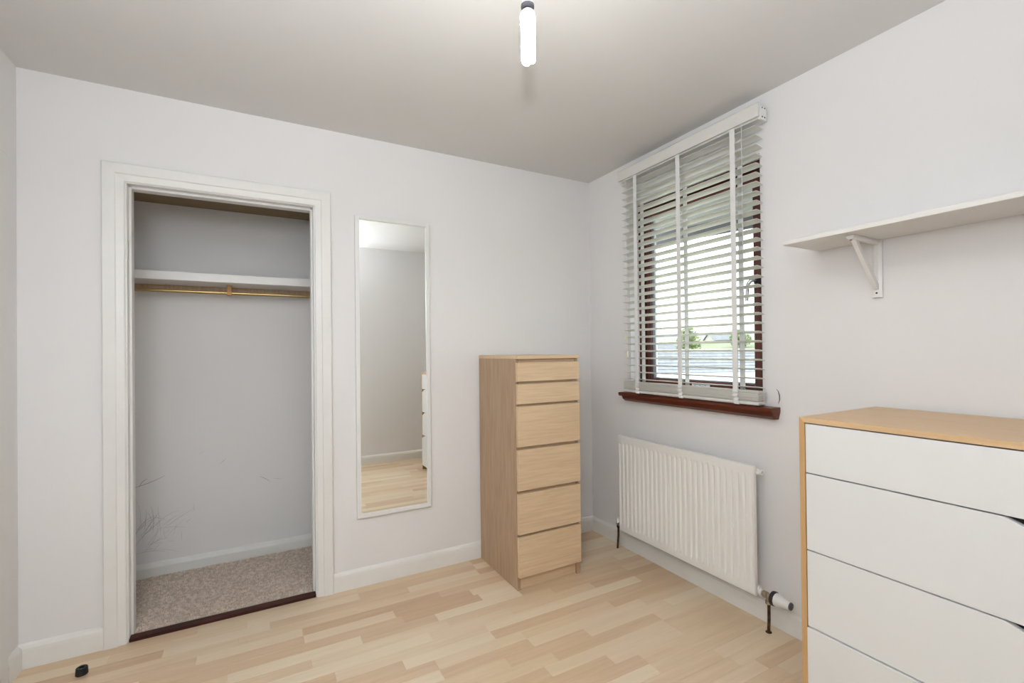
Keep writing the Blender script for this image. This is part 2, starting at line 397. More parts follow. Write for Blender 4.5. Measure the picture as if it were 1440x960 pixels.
for i in range(30):
    x = srng.uniform(-2.67, -2.52); z = srng.uniform(.14, .30)
    ribbon(bm, arc(x, z, srng.uniform(.1, 1.75), srng.uniform(.04, .16), srng.uniform(-1.2, .9)), srng.uniform(.0003, .0009))
for i in range(16):
    x = srng.uniform(-2.62, -2.38); z = srng.uniform(.15, .36)
    ribbon(bm, arc(x, z, srng.uniform(-.2, 1.9), srng.uniform(.03, .08), srng.uniform(-.8, .8)), srng.uniform(.0003, .0007))
ribbon(bm, arc(-2.05, .500, -.35, .07, -.4), .0012); ribbon(bm, arc(-1.97, .478, -.3, .05, .2), .0005)
ribbon(bm, arc(-2.26, .60, .6, .05, .2), .0008); ribbon(bm, arc(-2.36, .67, .5, .03, .2), .0006)
sc = finish('scuff_marks', bm, SCUFF, wc); sc['kind'] = 'stuff'; sc['label'] = 'thin grey scratches and scuffs low on the closet wall'
# plaster chip beside the sill
bm = bmesh.new(); cv = [(-1.333, 1.071), (-1.341, 1.062), (-1.346, 1.045), (-1.347, 1.025), (-1.341, 1.006)]; wv = [.001, .0022, .0032, .0028, .001]
L = [(bm.verts.new((-.0008, y-w, z)), bm.verts.new((-.0008, y+w, z))) for (y, z), w in zip(cv, wv)]
for a, b in zip(L, L[1:]): bm.faces.new((a[0], a[1], b[1], b[0]))
finish('wall_chip', bm, SCUFFD, wr)['label'] = 'small crescent-shaped dark chip in the paint'

# ------------------------------------------------------------------ window
wi = sempty('window_1', (.09, (WY0+WY1)/2, WZ0))
FX0, FX1 = .072, .150
FR = .046
box('frame_stile', (FX0, WY1-FR, WZ0), (FX1, WY1, WZ1), BROWNZ, wi, .002)
box('frame_stile', (FX0, WY0, WZ0), (FX1, WY0+FR, WZ1), BROWNZ, wi, .002)
box('frame_rail', (FX0, WY0+FR, WZ0), (FX1, WY1-FR, WZ0+.040), BROWN, wi, .002)
box('frame_rail', (FX0, WY0+FR, WZ1-.040), (FX1, WY1-FR, WZ1), BROWN, wi, .002)
sx0, sx1 = FX0+.014, FX1-.012
sy0, sy1, sz0, sz1 = WY0+FR+.002, WY1-FR-.002, WZ0+.042, WZ1-.042
SF = .044
box('sash_stile', (sx0, sy1-SF, sz0), (sx1, sy1, sz1), BROWNZ, wi, .004)
box('sash_stile', (sx0-.010, sy0, sz0), (sx1, sy0+SF, sz1), BROWNZ, wi, .004)
box('sash_rail', (sx0, sy0+SF, sz0), (sx1, sy1-SF, sz0+SF), BROWN, wi, .004)
box('sash_rail', (sx0, sy0+SF, sz1-SF), (sx1, sy1-SF, sz1), BROWN, wi, .004)
gy0, gy1, gz0, gz1 = sy0+SF, sy1-SF, sz0+SF, sz1-SF
gx = (sx0+sx1)/2
bm = bmesh.new(); q = .007
for lo, hi in (((gx-.016, gy1-q, gz0), (gx+.012, gy1, gz1)), ((gx-.016, gy0, gz0), (gx+.012, gy0+q, gz1)), ((gx-.016, gy0+q, gz0), (gx+.012, gy1-q, gz0+q)), ((gx-.016, gy0+q, gz1-q), (gx+.012, gy1-q, gz1))): add_box(bm, lo, hi)
finish('gasket', bm, SEAL, wi)
bm = bmesh.new(); q2 = .015
for lo, hi in (((gx-.004, gy1-q2, gz0+q), (gx+.008, gy1-q, gz1-q)), ((gx-.004, gy0+q, gz0+q), (gx+.008, gy0+q2, gz1-q))): add_box(bm, lo, hi)
finish('spacer_bar', bm, SEALW, wi)
box('pane', (gx-.002, gy0+q, gz0+q), (gx+.002, gy1-q, gz1-q), GLASS, wi)
# handle on the right stile: rose, neck, lever hanging down
hy = sy0+.020
hx = sx0-.010
box('handle_plate', (hx-.008, hy-.014, 1.545), (hx, hy+.014, 1.605), BLACK, wi, .003)
tube('handle', [(hx-.006, hy, 1.585), (hx-.030, hy+.002, 1.585), (hx-.040, hy+.012, 1.580), (hx-.042, hy+.024, 1.565), (hx-.042, hy+.028, 1.53), (hx-.042, hy+.030, 1.485)], [.010, .010, .010, .009, .008, .008], CHROME, wi, 12)
# ventilation catch on the bottom rail
box('catch_plate', (sx0-.007, -.915, WZ0+.050), (sx0, -.795, WZ0+.073), CHROME, wi, .003)
for i in range(3): tube('catch_knob', [(sx0-.007, -.815-i*.035, WZ0+.062), (sx0-.014, -.815-i*.035, WZ0+.062)], .006, CHROME, wi, 10)
# sill board with moulded nosing
SP = [(.072, 0), (.072, -.020), (.0, -.022), (-.010, -.022), (-.010, -.058), (-.030, -.058), (-.052, -.040), (-.058, -.024), (-.070, -.022), (-.074, -.012), (-.072, -.001), (-.069, 0)]
bm = bmesh.new(); sY0, sY1 = -1.350, -.362
def inset(xv): return 0 if xv >= -.0 else 0
A = []; B = []
for x, z in [(-.0005, 0), (-.0005, -.020), (-.0005, -.054), (-.030, -.054), (-.050, -.040), (-.056, -.022), (-.068, -.021), (-.073, -.012), (-.071, -.001), (-.068, 0)]:
    k_ = .008 if z < -.0215 else 0
    A.append(bm.verts.new((x, sY0+k_, WZ0+z))); B.append(bm.verts.new((x, sY1-k_-(.006 if k_ else 0), WZ0+z)))
n = len(A)
for i in range(n): bm.faces.new((A[i], A[(i+1) % n], B[(i+1) % n], B[i]))
bm.faces.new(A[::-1]); bm.faces.new(B)
finish('sill_nosing', bm, BROWN, wi)
box('sill_board', (-.0005, WY0+.001, WZ0-.020), (FX0, WY1-.001, WZ0), BROWN, wi)

# ------------------------------------------------------------------ venetian blind
BX, BY0, BY1 = -.047, -1.296, -.412
bl = thing('venetian_blind', 'white wooden venetian blind with wide ladder tapes lowered over the window', 'blind', (BX, (BY0+BY1)/2, 1.0))
bm = bmesh.new()
add_box(bm, (-.068, BY0-.014, 2.290), (-.004, BY1+.008, 2.342), .001)
finish('headrail', bm, VAL, bl)
box('end_bracket', (-.070, BY0-.026, 2.284), (-.030, BY0-.0145, 2.345), PLAST, bl, .002)
for yy, zz in ((-.060, 2.336), (-.042, 2.336), (-.060, 2.295), (-.042, 2.295)): tube('screw', [(yy, BY0-.0258, zz), (yy, BY0-.0275, zz)], .0032, DARKM, bl, 8)
poly('valance', [(-.085, 2.296), (-.072, 2.296), (-.072, 2.361), (-.080, 2.361), (-.085, 2.355)], 'y', -1.318, -.392, VAL, bl)
tilt = R(9.5)
def slat_mesh():
    bm = bmesh.new(); w, t = .025, .0015; n = 4
    rows = []
    for s in (1, -1):
        rr_ = []
        for i in range(n+1):
            u = -1+2*i/n; x = u*w; z = .0015*(1-u*u)+s*t*(1 if abs(u) < 1 else .8)
            rr_.append((x*math.cos(tilt)+z*math.sin(tilt), z*math.cos(tilt)-x*math.sin(tilt)))
        rows.append(rr_ if s == 1 else rr_[::-1])
    ring = rows[0]+rows[1]; hl = (BY1-BY0)/2
    A = [bm.verts.new((x, -hl, z)) for x, z in ring]; B = [bm.verts.new((x, hl, z)) for x, z in ring]; m = len(ring)
    for i in range(m): bm.faces.new((A[i], A[(i+1) % m], B[(i+1) % m], B[i]))
    bm.faces.new(A[::-1]); bm.faces.new(B)
    return bm
s0 = finish('slat', slat_mesh(), SLAT, bl, 30, origin=(0, 0, 0))
PITCH = .04235; Z1 = 2.262; yc = (BY0+BY1)/2
s0.location = Vector((BX, yc, Z1))-ORI[bl.name]
NS = 29
zs = [Z1-PITCH*i for i in range(1, 40) if Z1-PITCH*i > 1.072]
for z in zs:
    o = s0.copy(); COL.objects.link(o); o.location = Vector((BX, yc, z))-ORI[bl.name]
# the slats stacked on the bottom rail, each laid flat and a little out of line
jr = random.Random(2)
zst = 1.0165
for i in range(14):
    o = s0.copy(); COL.objects.link(o); o.location = Vector((BX-.003+jr.uniform(-.003, .003), yc+jr.uniform(-.004, .004), zst+.00335*i))-ORI[bl.name]
    o.rotation_euler.y = -tilt*.75+jr.uniform(-.03, .03); o.rotation_euler.x = jr.uniform(-.0012, .0012)
box('bottom_rail', (BX-.030, BY0+.0, .9975), (BX+.024, BY1, 1.013), SLAT, bl, .003)
TY = (-.530, -.852, -1.180)
for ty in TY:
    for xx, nm in ((BX-.0275, 'ladder_tape'), (BX+.0275, 'ladder_tape')):
        x_ = xx; bm = bmesh.new(); hw = .0135
        top = 2.30; bot = 1.062
        add_box(bm, (x_-.0005, ty-hw, bot), (x_+.0005, ty+hw, top))
        # slack of the tape, folded in loops over the stack
        zf = bot; pts = []
        sgn = -1 if xx < BX else 1
        for j in range(7):
            zf -= .0095; pts.append((x_+sgn*(.007 if j % 2 == 0 else .001), ty+(j % 3-1)*.004-.008*(j/6), zf))
        pr = (x_, ty, bot)
        for p in pts:
            a0 = bm.verts.new((pr[0], pr[1]-hw, pr[2])); a1 = bm.verts.new((pr[0], pr[1]+hw, pr[2])); b0 = bm.verts.new((p[0], p[1]-hw, p[2])); b1 = bm.verts.new((p[0], p[1]+hw, p[2]))
            c0 = bm.verts.new((pr[0]+sgn*.001, pr[1]-hw, pr[2])); c1 = bm.verts.new((pr[0]+sgn*.001, pr[1]+hw, pr[2])); d0 = bm.verts.new((p[0]+sgn*.001, p[1]-hw, p[2])); d1 = bm.verts.new((p[0]+sgn*.001, p[1]+hw, p[2]))
            for q4 in ((a0, a1, b1, b0), (c0, c1, d1, d0), (a0, b0, d0, c0), (a1, b1, d1, c1)): bm.faces.new(q4)
            pr = p
        finish(nm, bm, TAPE, bl)
    tube('lift_cord', [(BX, ty+.004, 2.29), (BX, ty+.004, 1.012)], .0009, PLAST, bl, 6)
    box('rail_plug', (BX-.034, ty-.012-.008, .9955), (BX-.026, ty+.012-.008, 1.006), PLAST, bl, .002)
# operating cords
for yy, zend, nm in ((-.445, 1.345, 'pull_cord'), (-.459, 1.245, 'pull_cord')):
    tube(nm, [(BX-.032, yy, 2.305), (BX-.034, yy+.001, 1.8), (BX-.034, yy, zend)], .0011, PLAST, bl, 6)
    lathe('cord_tassel', [(0, .0025), (.004, .0042), (.030, .0062), (.036, .0060), (.038, .003)], (BX-.034, yy, zend+.002), (0, 0, -1), CREAMP, bl, 12)
tube('tilt_cord', [(BX-.032, -1.232, 2.31), (BX-.033, -1.232, 1.7), (BX-.033, -1.231, 1.10)], .0012, PLAST, bl, 6)

# ------------------------------------------------------------------ radiator
ra = thing('radiator', 'white single panel radiator with vertical flutes on the wall below the window', 'radiator', (-.085, -.835, .143))
RY0, RY1, RZ0, RZ1, RXF = -1.285, -.386, .143, .727, -.100
bm = bmesh.new()
nfl = 26; marg = .016; pitch = (RY1-RY0-2*marg)/nfl
ys = [RY0, RY0+.003, RY0+.008]
for i in range(nfl*8+1): ys.append(RY0+marg+pitch*i/8)
ys += [RY1-.008, RY1-.003, RY1]
zz = [RZ0, RZ0+.003, RZ0+.020, RZ0+.030, RZ0+.036, RZ0+.044, RZ0+.052, (RZ0+RZ1)/2, RZ1-.058, RZ1-.050, RZ1-.042, RZ1-.036, RZ1-.022, RZ1-.003, RZ1]
def rx(y, z):
    dpt = 0
    e = min(y-RY0, RY1-y, z-RZ0, RZ1-z)
    if e < .0029: dpt += .004
    u = (y-RY0-marg)/pitch; ph = (u % 1)
    if 0 <= u <= nfl:
        # rounded raised channel with a narrow groove between
        g = max(0, math.cos(math.pi*2*(ph)))**1.5
        env = min(1, max(0, (z-RZ0-.030)/.018), max(0, (RZ1-.038-z)/.018))
        dpt += .0070*g*env
    return RXF+dpt
G = [[bm.verts.new((rx(y, z), y, z)) for z in zz] for y in ys]
for i in range(len(ys)-1):
    for j in range(len(zz)-1): bm.faces.new((G[i][j], G[i+1][j], G[i+1][j+1], G[i][j+1]))
# back and rim
Bk = [[bm.verts.new((RXF+.017, y, z)) for z in (RZ0, RZ1)] for y in ys]
for i in range(len(ys)-1):
    bm.faces.new((Bk[i][0], Bk[i][1], Bk[i+1][1], Bk[i+1][0]))
    bm.faces.new((G[i][0], Bk[i][0], Bk[i+1][0], G[i+1][0])); bm.faces.new((G[i][-1], G[i+1][-1], Bk[i+1][1], Bk[i][1]))
bm.faces.new([G[0][j] for j in range(len(zz))]+[Bk[0][1], Bk[0][0]]); bm.faces.new([G[-1][j] for j in range(len(zz))][::-1]+[Bk[-1][0], Bk[-1][1]])
finish('panel', bm, RAD, ra, 40)
for yy in (RY0+.16, RY1-.16):
    box('wall_bracket', (RXF+.017, yy-.015, RZ0+.05), (-.0005, yy+.015, RZ1-.08), RAD, ra, .002)
# horizontal tappings at the four corners
for yy, sg in ((RY0, -1), (RY1, 1)):
    for z in (RZ0+.030, RZ1-.030):
        tube('tapping', [(RXF+.027, yy-sg*.03, z), (RXF+.027, yy+sg*.006, z)], .0135, RAD, ra, 16)
lathe('bleed_plug', [(0, .013), (.010, .013), (.012, .0105), (.018, .0105), (.018, .006), (.014, .006)], (RXF+.027, RY0-.005, RZ1-.030), (0, -1, 0), GLOSS, ra, 20)
lathe('blanking_plug', [(0, .013), (.008, .013), (.010, .008)], (RXF+.027, RY1+.005, RZ1-.030), (0, 1, 0), GLOSS, ra, 16)
vx = RXF+.027; vz = RZ0+.022
# lockshield valve and pipe at the far end
lv = lathe('lockshield_valve', [(0, .009), (.022, .009), (.022, .012), (.036, .012), (.036, .008), (.046, .008)], (vx, RY1+.004, vz), (0, 1, 0), NICKEL, ra, 16)
lathe('valve_cap', [(0, .012), (.024, .011), (.030, .008), (.031, 0)], (vx, RY1+.034+.004, vz+.004), (0, 0, 1), PLAST, ra, 16)
lathe('valve_nut', [(0, .010), (.014, .011), (.020, .009), (.022, 0)], (vx, RY1+.038, vz-.026), (0, 0, 1), BLACK, ra, 12)
tube('supply_pipe', [(vx, RY1+.038, vz-.02), (vx+.001, RY1+.040, .09), (vx+.008, RY1+.052, .05), (vx+.012, RY1+.062, .0)], .0065, COPPER, ra, 12)
# thermostatic valve at the near end
tv = (vx-.004, RY0-.002, vz-.004)
ax = Vector((-.02, -1, -.0))
lathe('union_nut', [(0, .012), (.006, .0145), (.014, .0145), (.016, .011)], tv, ax, PLAST, ra, 12)
lathe('valve_body', [(.012, .010), (.020, .010), (.022, .0145), (.040, .0145), (.042, .012), (.056, .012), (.058, .015), (.066, .015), (.068, .010)], tv, ax, NICKEL, ra, 12)
lathe('valve_elbow', [(0, .011), (.018, .011), (.020, .0145), (.034, .0145), (.035, .008)], (tv[0]-.001, tv[1]-.046, tv[2]), (0, 0, -1), NICKEL, ra, 12)
tube('supply_pipe', [(tv[0]-.001, tv[1]-.046, tv[2]-.03), (tv[0], tv[1]-.045, .06), (tv[0]-.001, tv[1]-.043, 0)], .0065, COPPER, ra, 12)
lathe('pipe_collar', [(0, .013), (.002, .013), (.004, .008)], (tv[0]-.001, tv[1]-.043, .0), (0, 0, 1), COPPER, ra, 14)
lathe('lock_ring', [(.062, .022), (.064, .030), (.074, .0315), (.080, .029)], tv, ax, BLACK, ra, 28)
lathe('thermostat_head', [(.078, .0275), (.088, .0280), (.098, .0255), (.112, .0215), (.130, .0185), (.142, .0170), (.143, .014)], tv, ax, PLAST, ra, 28)
lathe('head_cap', [(.1425, .0162), (.147, .0152), (.150, .010), (.151, 0)], tv, ax, DGREY, ra, 20)

# ------------------------------------------------------------------ tall oak chest of six drawers
tx0, tx1, tyb, tyf, tz = -.870, -.469, -.018, -.492, 1.230
tch = thing('tall_chest', 'tall narrow oak-veneer chest of six drawers standing near the room corner', 'chest of drawers', ((tx0+tx1)/2, (tyb+tyf)/2, 0))
ft = .020
sd = tyf+ft
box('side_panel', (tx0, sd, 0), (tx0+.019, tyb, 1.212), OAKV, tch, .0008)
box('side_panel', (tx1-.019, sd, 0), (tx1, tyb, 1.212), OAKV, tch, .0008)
box('top_panel', (tx0, tyf, 1.212), (tx1, tyb, tz), OAKH, tch, .0008)
box('back_panel', (tx0+.019, tyb-.006, .05), (tx1-.019, tyb-.001, 1.212), OAKIN, tch)
box('plinth', (tx0+.019, sd+.012, .002), (tx1-.019, sd+.028, .066), OAKH, tch, .0008)
dz = [(1.094, 1.192), (.976, 1.080), (.752, .963), (.524, .736), (.296, .507), (.072, .282)]
for i, (z0, z1) in enumerate(dz):
    dr = box('drawer', (tx0+.0015, tyf, z0), (tx1-.0015, tyf+ft-.001, z1), OAKH, tch, .001)
    # the shadowed rail behind the finger gap above each front
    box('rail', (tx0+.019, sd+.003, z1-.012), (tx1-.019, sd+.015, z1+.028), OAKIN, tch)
    box('drawer_box', (tx0+.028, sd+.016, z0+.014), (tx1-.028, tyb-.03, z1-.022), OAKIN, dr)

# ------------------------------------------------------------------ white-fronted chest on the right
wx0, wx1, wy0, wy1, wz = -.511, -.018, -2.287, -1.7235, 1.033
wch = thing('white_chest', 'wide chest with honey oak shell and four white handleless drawers', 'chest of drawers', ((wx0+wx1)/2, (wy0+wy1)/2, 0))
tt = .017
def shell(name, pts, plane, lo, hi, m): return poly(name, pts, plane, lo, hi, m, wch, .0008)
shell('top_panel', [(wy1, wz), (wy0, wz), (wy0+tt, wz-tt), (wy1-tt, wz-tt)], 'x', wx0, wx1, [BIRCH_T])
shell('side_panel', [(wy1, wz), (wy1-tt, wz-tt), (wy1-tt, .0), (wy1, 0)], 'x', wx0, wx1, [BIRCH_Z])
shell('side_panel', [(wy0, wz), (wy0+tt, wz-tt), (wy0+tt, .0), (wy0, 0)], 'x', wx0, wx1, [BIRCH_Z])
box('carcass_shade_block', (wx0+.0195, wy0+tt+.0005, .02), (wx1-.01, wy1-tt-.0005, wz-tt-.0005), CARCIN, wch)  # solid black block: the shade inside the drawer gaps put into its colour
a0, a1 = wy0+tt+.0015, wy1-tt-.0022
levels = [(.857, 1.0125, False), (.611, .853, True), (.366, .607, True), (.045, .362, True)]
for z0, z1, notch in levels:
    if notch:
        pts = [(a1, z0), (a1, z1), (-2.194, z1), (-2.206, z1-.004), (-2.230, z1-.014), (-2.250, z1-.025), (a0, z1-.030), (a0, z0)]
    else: pts = [(a1, z0), (a1, z1), (a0, z1), (a0, z0)]
    poly('drawer', pts, 'x', wx0+(.001 if z0 > .1 else -.004), wx0+.019, WHITEL, wch, .0007)

# ------------------------------------------------------------------ wall mirror
mx0, mx1, mz0, mz1 = -1.593, -1.180, .366, 1.996
mi = thing('wall_mirror', 'tall narrow wall mirror in a thin white frame beside the closet opening', 'mirror', ((mx0+mx1)/2, -.01, mz0))
fw = .022
for nm, pts in (('frame_side', [(mx0, mz0), (mx0, mz1), (mx0+fw, mz1-fw), (mx0+fw, mz0+fw)]), ('frame_side', [(mx1, mz0), (mx1, mz1), (mx1-fw, mz1-fw), (mx1-fw, mz0+fw)]),
                ('frame_top', [(mx0, mz1), (mx1, mz1), (mx1-fw, mz1-fw), (mx0+fw, mz1-fw)]), ('frame_bottom', [(mx0, mz0), (mx1, mz0), (mx1-fw, mz0+fw), (mx0+fw, mz0+fw)])):
    poly(nm, pts, 'y', -.0225, -.001, MFRAME, mi, .0012)
box('mirror_glass', (mx0+fw-.003, -.0150, mz0+fw-.003), (mx1-fw+.003, -.0110, mz1-fw+.003), MIRROR, mi)
box('backing_board', (mx0+.010, -.0105, mz0+.010), (mx1-.010, -.002, mz1-.010), OAKIN, mi)

# ------------------------------------------------------------------ wall shelf on a bracket
sh = tag(box('wall_shelf', (-.250, -2.76, 1.657), (-.001, -1.520, 1.673), SHELFM, None, .001), 'long plain white shelf high on the wall above the white chest', 'shelf')
for by in (-1.732,):
    lab = 'white triangular shelf bracket with a slanted brace under the wall shelf, above the white chest'
    bk = thing('shelf_bracket', lab, 'bracket', (-.01, by, 1.44))
    poly('wall_plate', [(-.0005, by-.0165), (-.009, by-.0165), (-.014, by-.006), (-.014, by+.006), (-.009, by+.0165), (-.0005, by+.0165)], 'z', 1.442, 1.6565, GLOSS, bk, .0008)
    poly('arm', [(by-.013, 1.6565), (by+.013, 1.6565), (by+.013, 1.648), (by+.006, 1.641), (by-.006, 1.641), (by-.013, 1.648)], 'x', -.200, -.013, GLOSS, bk, .0008)
    poly('brace', [(-.180, 1.642), (-.155, 1.642), (-.013, 1.492), (-.013, 1.472), (-.020, 1.472)], 'y', by-.0075, by+.0075, GLOSS, bk, .001)
    tube('screw_hole', [(-.0135, by, 1.459), (-.0146, by, 1.459)], .0035, DARKM, bk, 12)
    tube('screw_hole', [(-.190, by, 1.6395), (-.190, by, 1.6415)], .0035, DARKM, bk, 10)

# ------------------------------------------------------------------ closet shelf and rail
SY, SZ = .41, 1.650
cs = tag(box('closet_shelf', (-2.718, SY, SZ), (-1.602, CB-.001, SZ+.046), GLOSS, None, .002), 'thick white shelf across the top of the open closet', 'shelf')
rb = tag(box('shelf_batten', (-2.718, CB-.021, SZ-.040), (-1.602, CB-.001, SZ-.0005), OAKV, None, .001), 'wooden batten on the closet back wall under the white shelf', 'batten')
cr_ = thing('clothes_rail', 'round polished brass clothes rail hanging under the closet shelf', 'clothes rail', (-2.16, .53, 1.60))
tube('rail', [(-2.717, .53, 1.606), (-1.603, .53, 1.606)], .0085, BRASS, cr_, 20)
poly('centre_bracket', [(.520, SZ), (.540, SZ), (.540, 1.590), (.520, 1.590)], 'x', -2.206, -2.184, BRASSD, cr_, .001)
for xx, s in ((-2.7185, 1), (-1.6015, -1)): lathe('end_socket', [(0, .020), (.003, .020), (.004, .014), (.010, .014)], (xx, .53, 1.606), (s, 0, 0), BRASS, cr_, 16)

# ------------------------------------------------------------------ bare bulb
bx, by_ = -1.360, -1.453
zb = 2.085
pd = thing('pendant_lamp', 'bare glowing stick bulb in a white lampholder hanging from the ceiling', 'lamp', (bx, by_, zb))
lathe('ceiling_rose', [(0, .040), (.010, .040), (.022, .030), (.026, .008), (.030, 0)], (bx, by_, H-.0005), (0, 0, -1), LAMPW, pd, 28)
tube('cord', [(bx, by_, H-.02), (bx, by_, 2.315)], .0032, LAMPW, pd, 10)
lathe('lampholder', [(0, .006), (.004, .010), (.018, .014), (.040, .0155), (.058, .0165)], (bx, by_, 2.318), (0, 0, -1), LAMPW, pd, 24)
lathe('lampholder_ring', [(0, .0175), (.002, .0195), (.009, .0195), (.012, .0165), (.012, .012), (0.002, .012)], (bx, by_, 2.262), (0, 0, -1), DGREY, pd, 24)
lathe('bulb_cap', [(0, .0110), (.016, .0110)], (bx, by_, 2.258), (0, 0, -1), CHROME, pd, 20)
lathe('bulb_base', [(0, .012), (.003, .0165), (.010, .0225), (.020, .0250), (.033, .0250), (.037, .0240), (.042, .0225), (.043, .003), (.043, 0)], (bx, by_, 2.246), (0, 0, -1), LAMPW, pd, 28)
ztop = 2.206
for k_, (ox, oy, zlow) in enumerate(((-.0115, -.0055, zb), (0.0010, .0125, zb+.007), (.0125, -.0050, zb+.009))):
    bm = bmesh.new(); rt = .0072; sp = .0068
    dirv = Vector((ox, oy, 0)).normalized(); tv_ = Vector((-dirv.y, dirv.x, 0))
    c_ = Vector((bx+ox, by_+oy, 0)); pts = []
    a_ = c_+tv_*sp; b_ = c_-tv_*sp; pts.append((a_.x, a_.y, ztop+.004)); pts.append((a_.x, a_.y, zlow+.013))
    for j in range(1, 6):
        an = math.pi*j/6; p = c_+tv_*sp*math.cos(an); pts.append((p.x, p.y, zlow+.013-.007*math.sin(an)))
    pts.append((b_.x, b_.y, zlow+.013)); pts.append((b_.x, b_.y, ztop+.004))
    add_tube(bm, pts, rt, 12); finish('glow_tube', bm, CFL, pd, 60)

# ------------------------------------------------------------------ small rubber stop on the floor
ds = thing('door_stop', 'small round black rubber door stop lying on the floor by the skirting', 'door stop', (-2.672, -.168, 0))
lathe('rubber_body', [(0, .0185), (.002, .0200), (.026, .0185), (.0275, .0170), (.0275, .009), (.020, .008), (.020, 0)], (-2.672, -.168, 0), (0, 0, 1), RUBBER, ds, 28)
lathe('screw_washer', [(0, .0065), (.002, .0065), (.0022, .003), (.0010, 0)], (-2.672, -.168, .0201), (0, 0, 1), CHROME, ds, 16)

# ------------------------------------------------------------------ outside
ROOFT = mat('weathered_grey_slate', (.15, .16, .175), .8, noise_col=((.20, .21, .215), 3, .3, .7))
REND = mat('pale_render', (.40, .385, .34), .9)
FLATR = mat('white_flat_roofing', (.45, .45, .44), .8)
GRASS = mat('pale_field', (.13, .16, .08), 1, noise_col=((.21, .21, .14), .05, .35, .65))
HILLM = mat('distant_moor', (.19, .20, .235), 1, noise_col=((.22, .235, .255), .01, .4, .6))
LEAF = mat('yellow_green_leaves', (.20, .24, .07), .8, noise_col=((.12, .17, .05), 2, .4, .6))
BARK = mat('grey_bark', (.18, .15, .12), .9)
SOFF = mat('grey_green_soffit_board', (.19, .195, .175), .7)
FASC = mat('dark_grey_bargeboard', (.11, .115, .125), .6)
WING = mat('dark_window_pane', (.05, .06, .08), .1)
# own roof overhang above the window, with a sloping bargeboard
so = sempty('trim_4', (.6, -1, 2.2))
def edge_z(y): return 2.045+.062*(y-.034)
for nm, m_, q_ in (('soffit_board', SOFF, ((.1655, .30), (.602, .09), (.602, .12), (.1655, .33))), ('bargeboard', FASC, ((.602, .0), (.627, .0), (.627, .17), (.602, .17)))):
    bm = bmesh.new()
    A = [bm.verts.new((x, 1.2, edge_z(1.2)+z)) for x, z in q_]; B = [bm.verts.new((x, -2.8, edge_z(-2.8)+z)) for x, z in q_]
    for k2 in range(4): bm.faces.new((A[k2], A[(k2+1) % 4], B[(k2+1) % 4], B[k2]))
    bm.faces.new(A[::-1]); bm.faces.new(B); finish(nm, bm, m_, so)

def ter(x, y):
    d = math.hypot(x+2, y+2.6)
    z = -3.0 if d < 35 else -3.0+(d-35)*.078
    if d > 110: z = 2.85+(d-110)*.018
    return z+noise.noise(Vector((x*.02, y*.02, 0)))*min(1.2, d*.008)
bm = bmesh.new(); rings = []
rad_ = [3.5, 8, 14, 22, 35, 50, 65, 80, 95, 110, 150, 200, 280, 380]
for rd in rad_:
    row = []
    for j in range(49):
        an = R(-80+160*j/48); x = .6+rd*math.cos(an); y = -1+rd*math.sin(an); row.append(bm.verts.new((x, y, ter(x, y))))
    rings.append(row)
for a, b in zip(rings, rings[1:]):
    for j in range(48): bm.faces.new((a[j], a[j+1], b[j+1], b[j]))
struct(finish('ground', bm, GRASS, None, 180))
bm = bmesh.new(); rings = []
for k_, (rd, hf) in enumerate(((300, 0), (360, .6), (430, 1), (520, 1.05))):
    row = []
    for j in range(97):
        an = R(-80+160*j/96); x = .6+rd*math.cos(an); y = -1+rd*math.sin(an)
        row.append(bm.verts.new((x, y, 2+hf*(14+6*noise.noise(Vector((an*3.0, 4.2, 0)))+1.6*noise.noise(Vector((an*14, 1, 0)))))))
    rings.append(row)
for a, b in zip(rings, rings[1:]):
    for j in range(96): bm.faces.new((a[j], a[j+1], b[j+1], b[j]))
struct(finish('hill', bm, HILLM, None, 180))

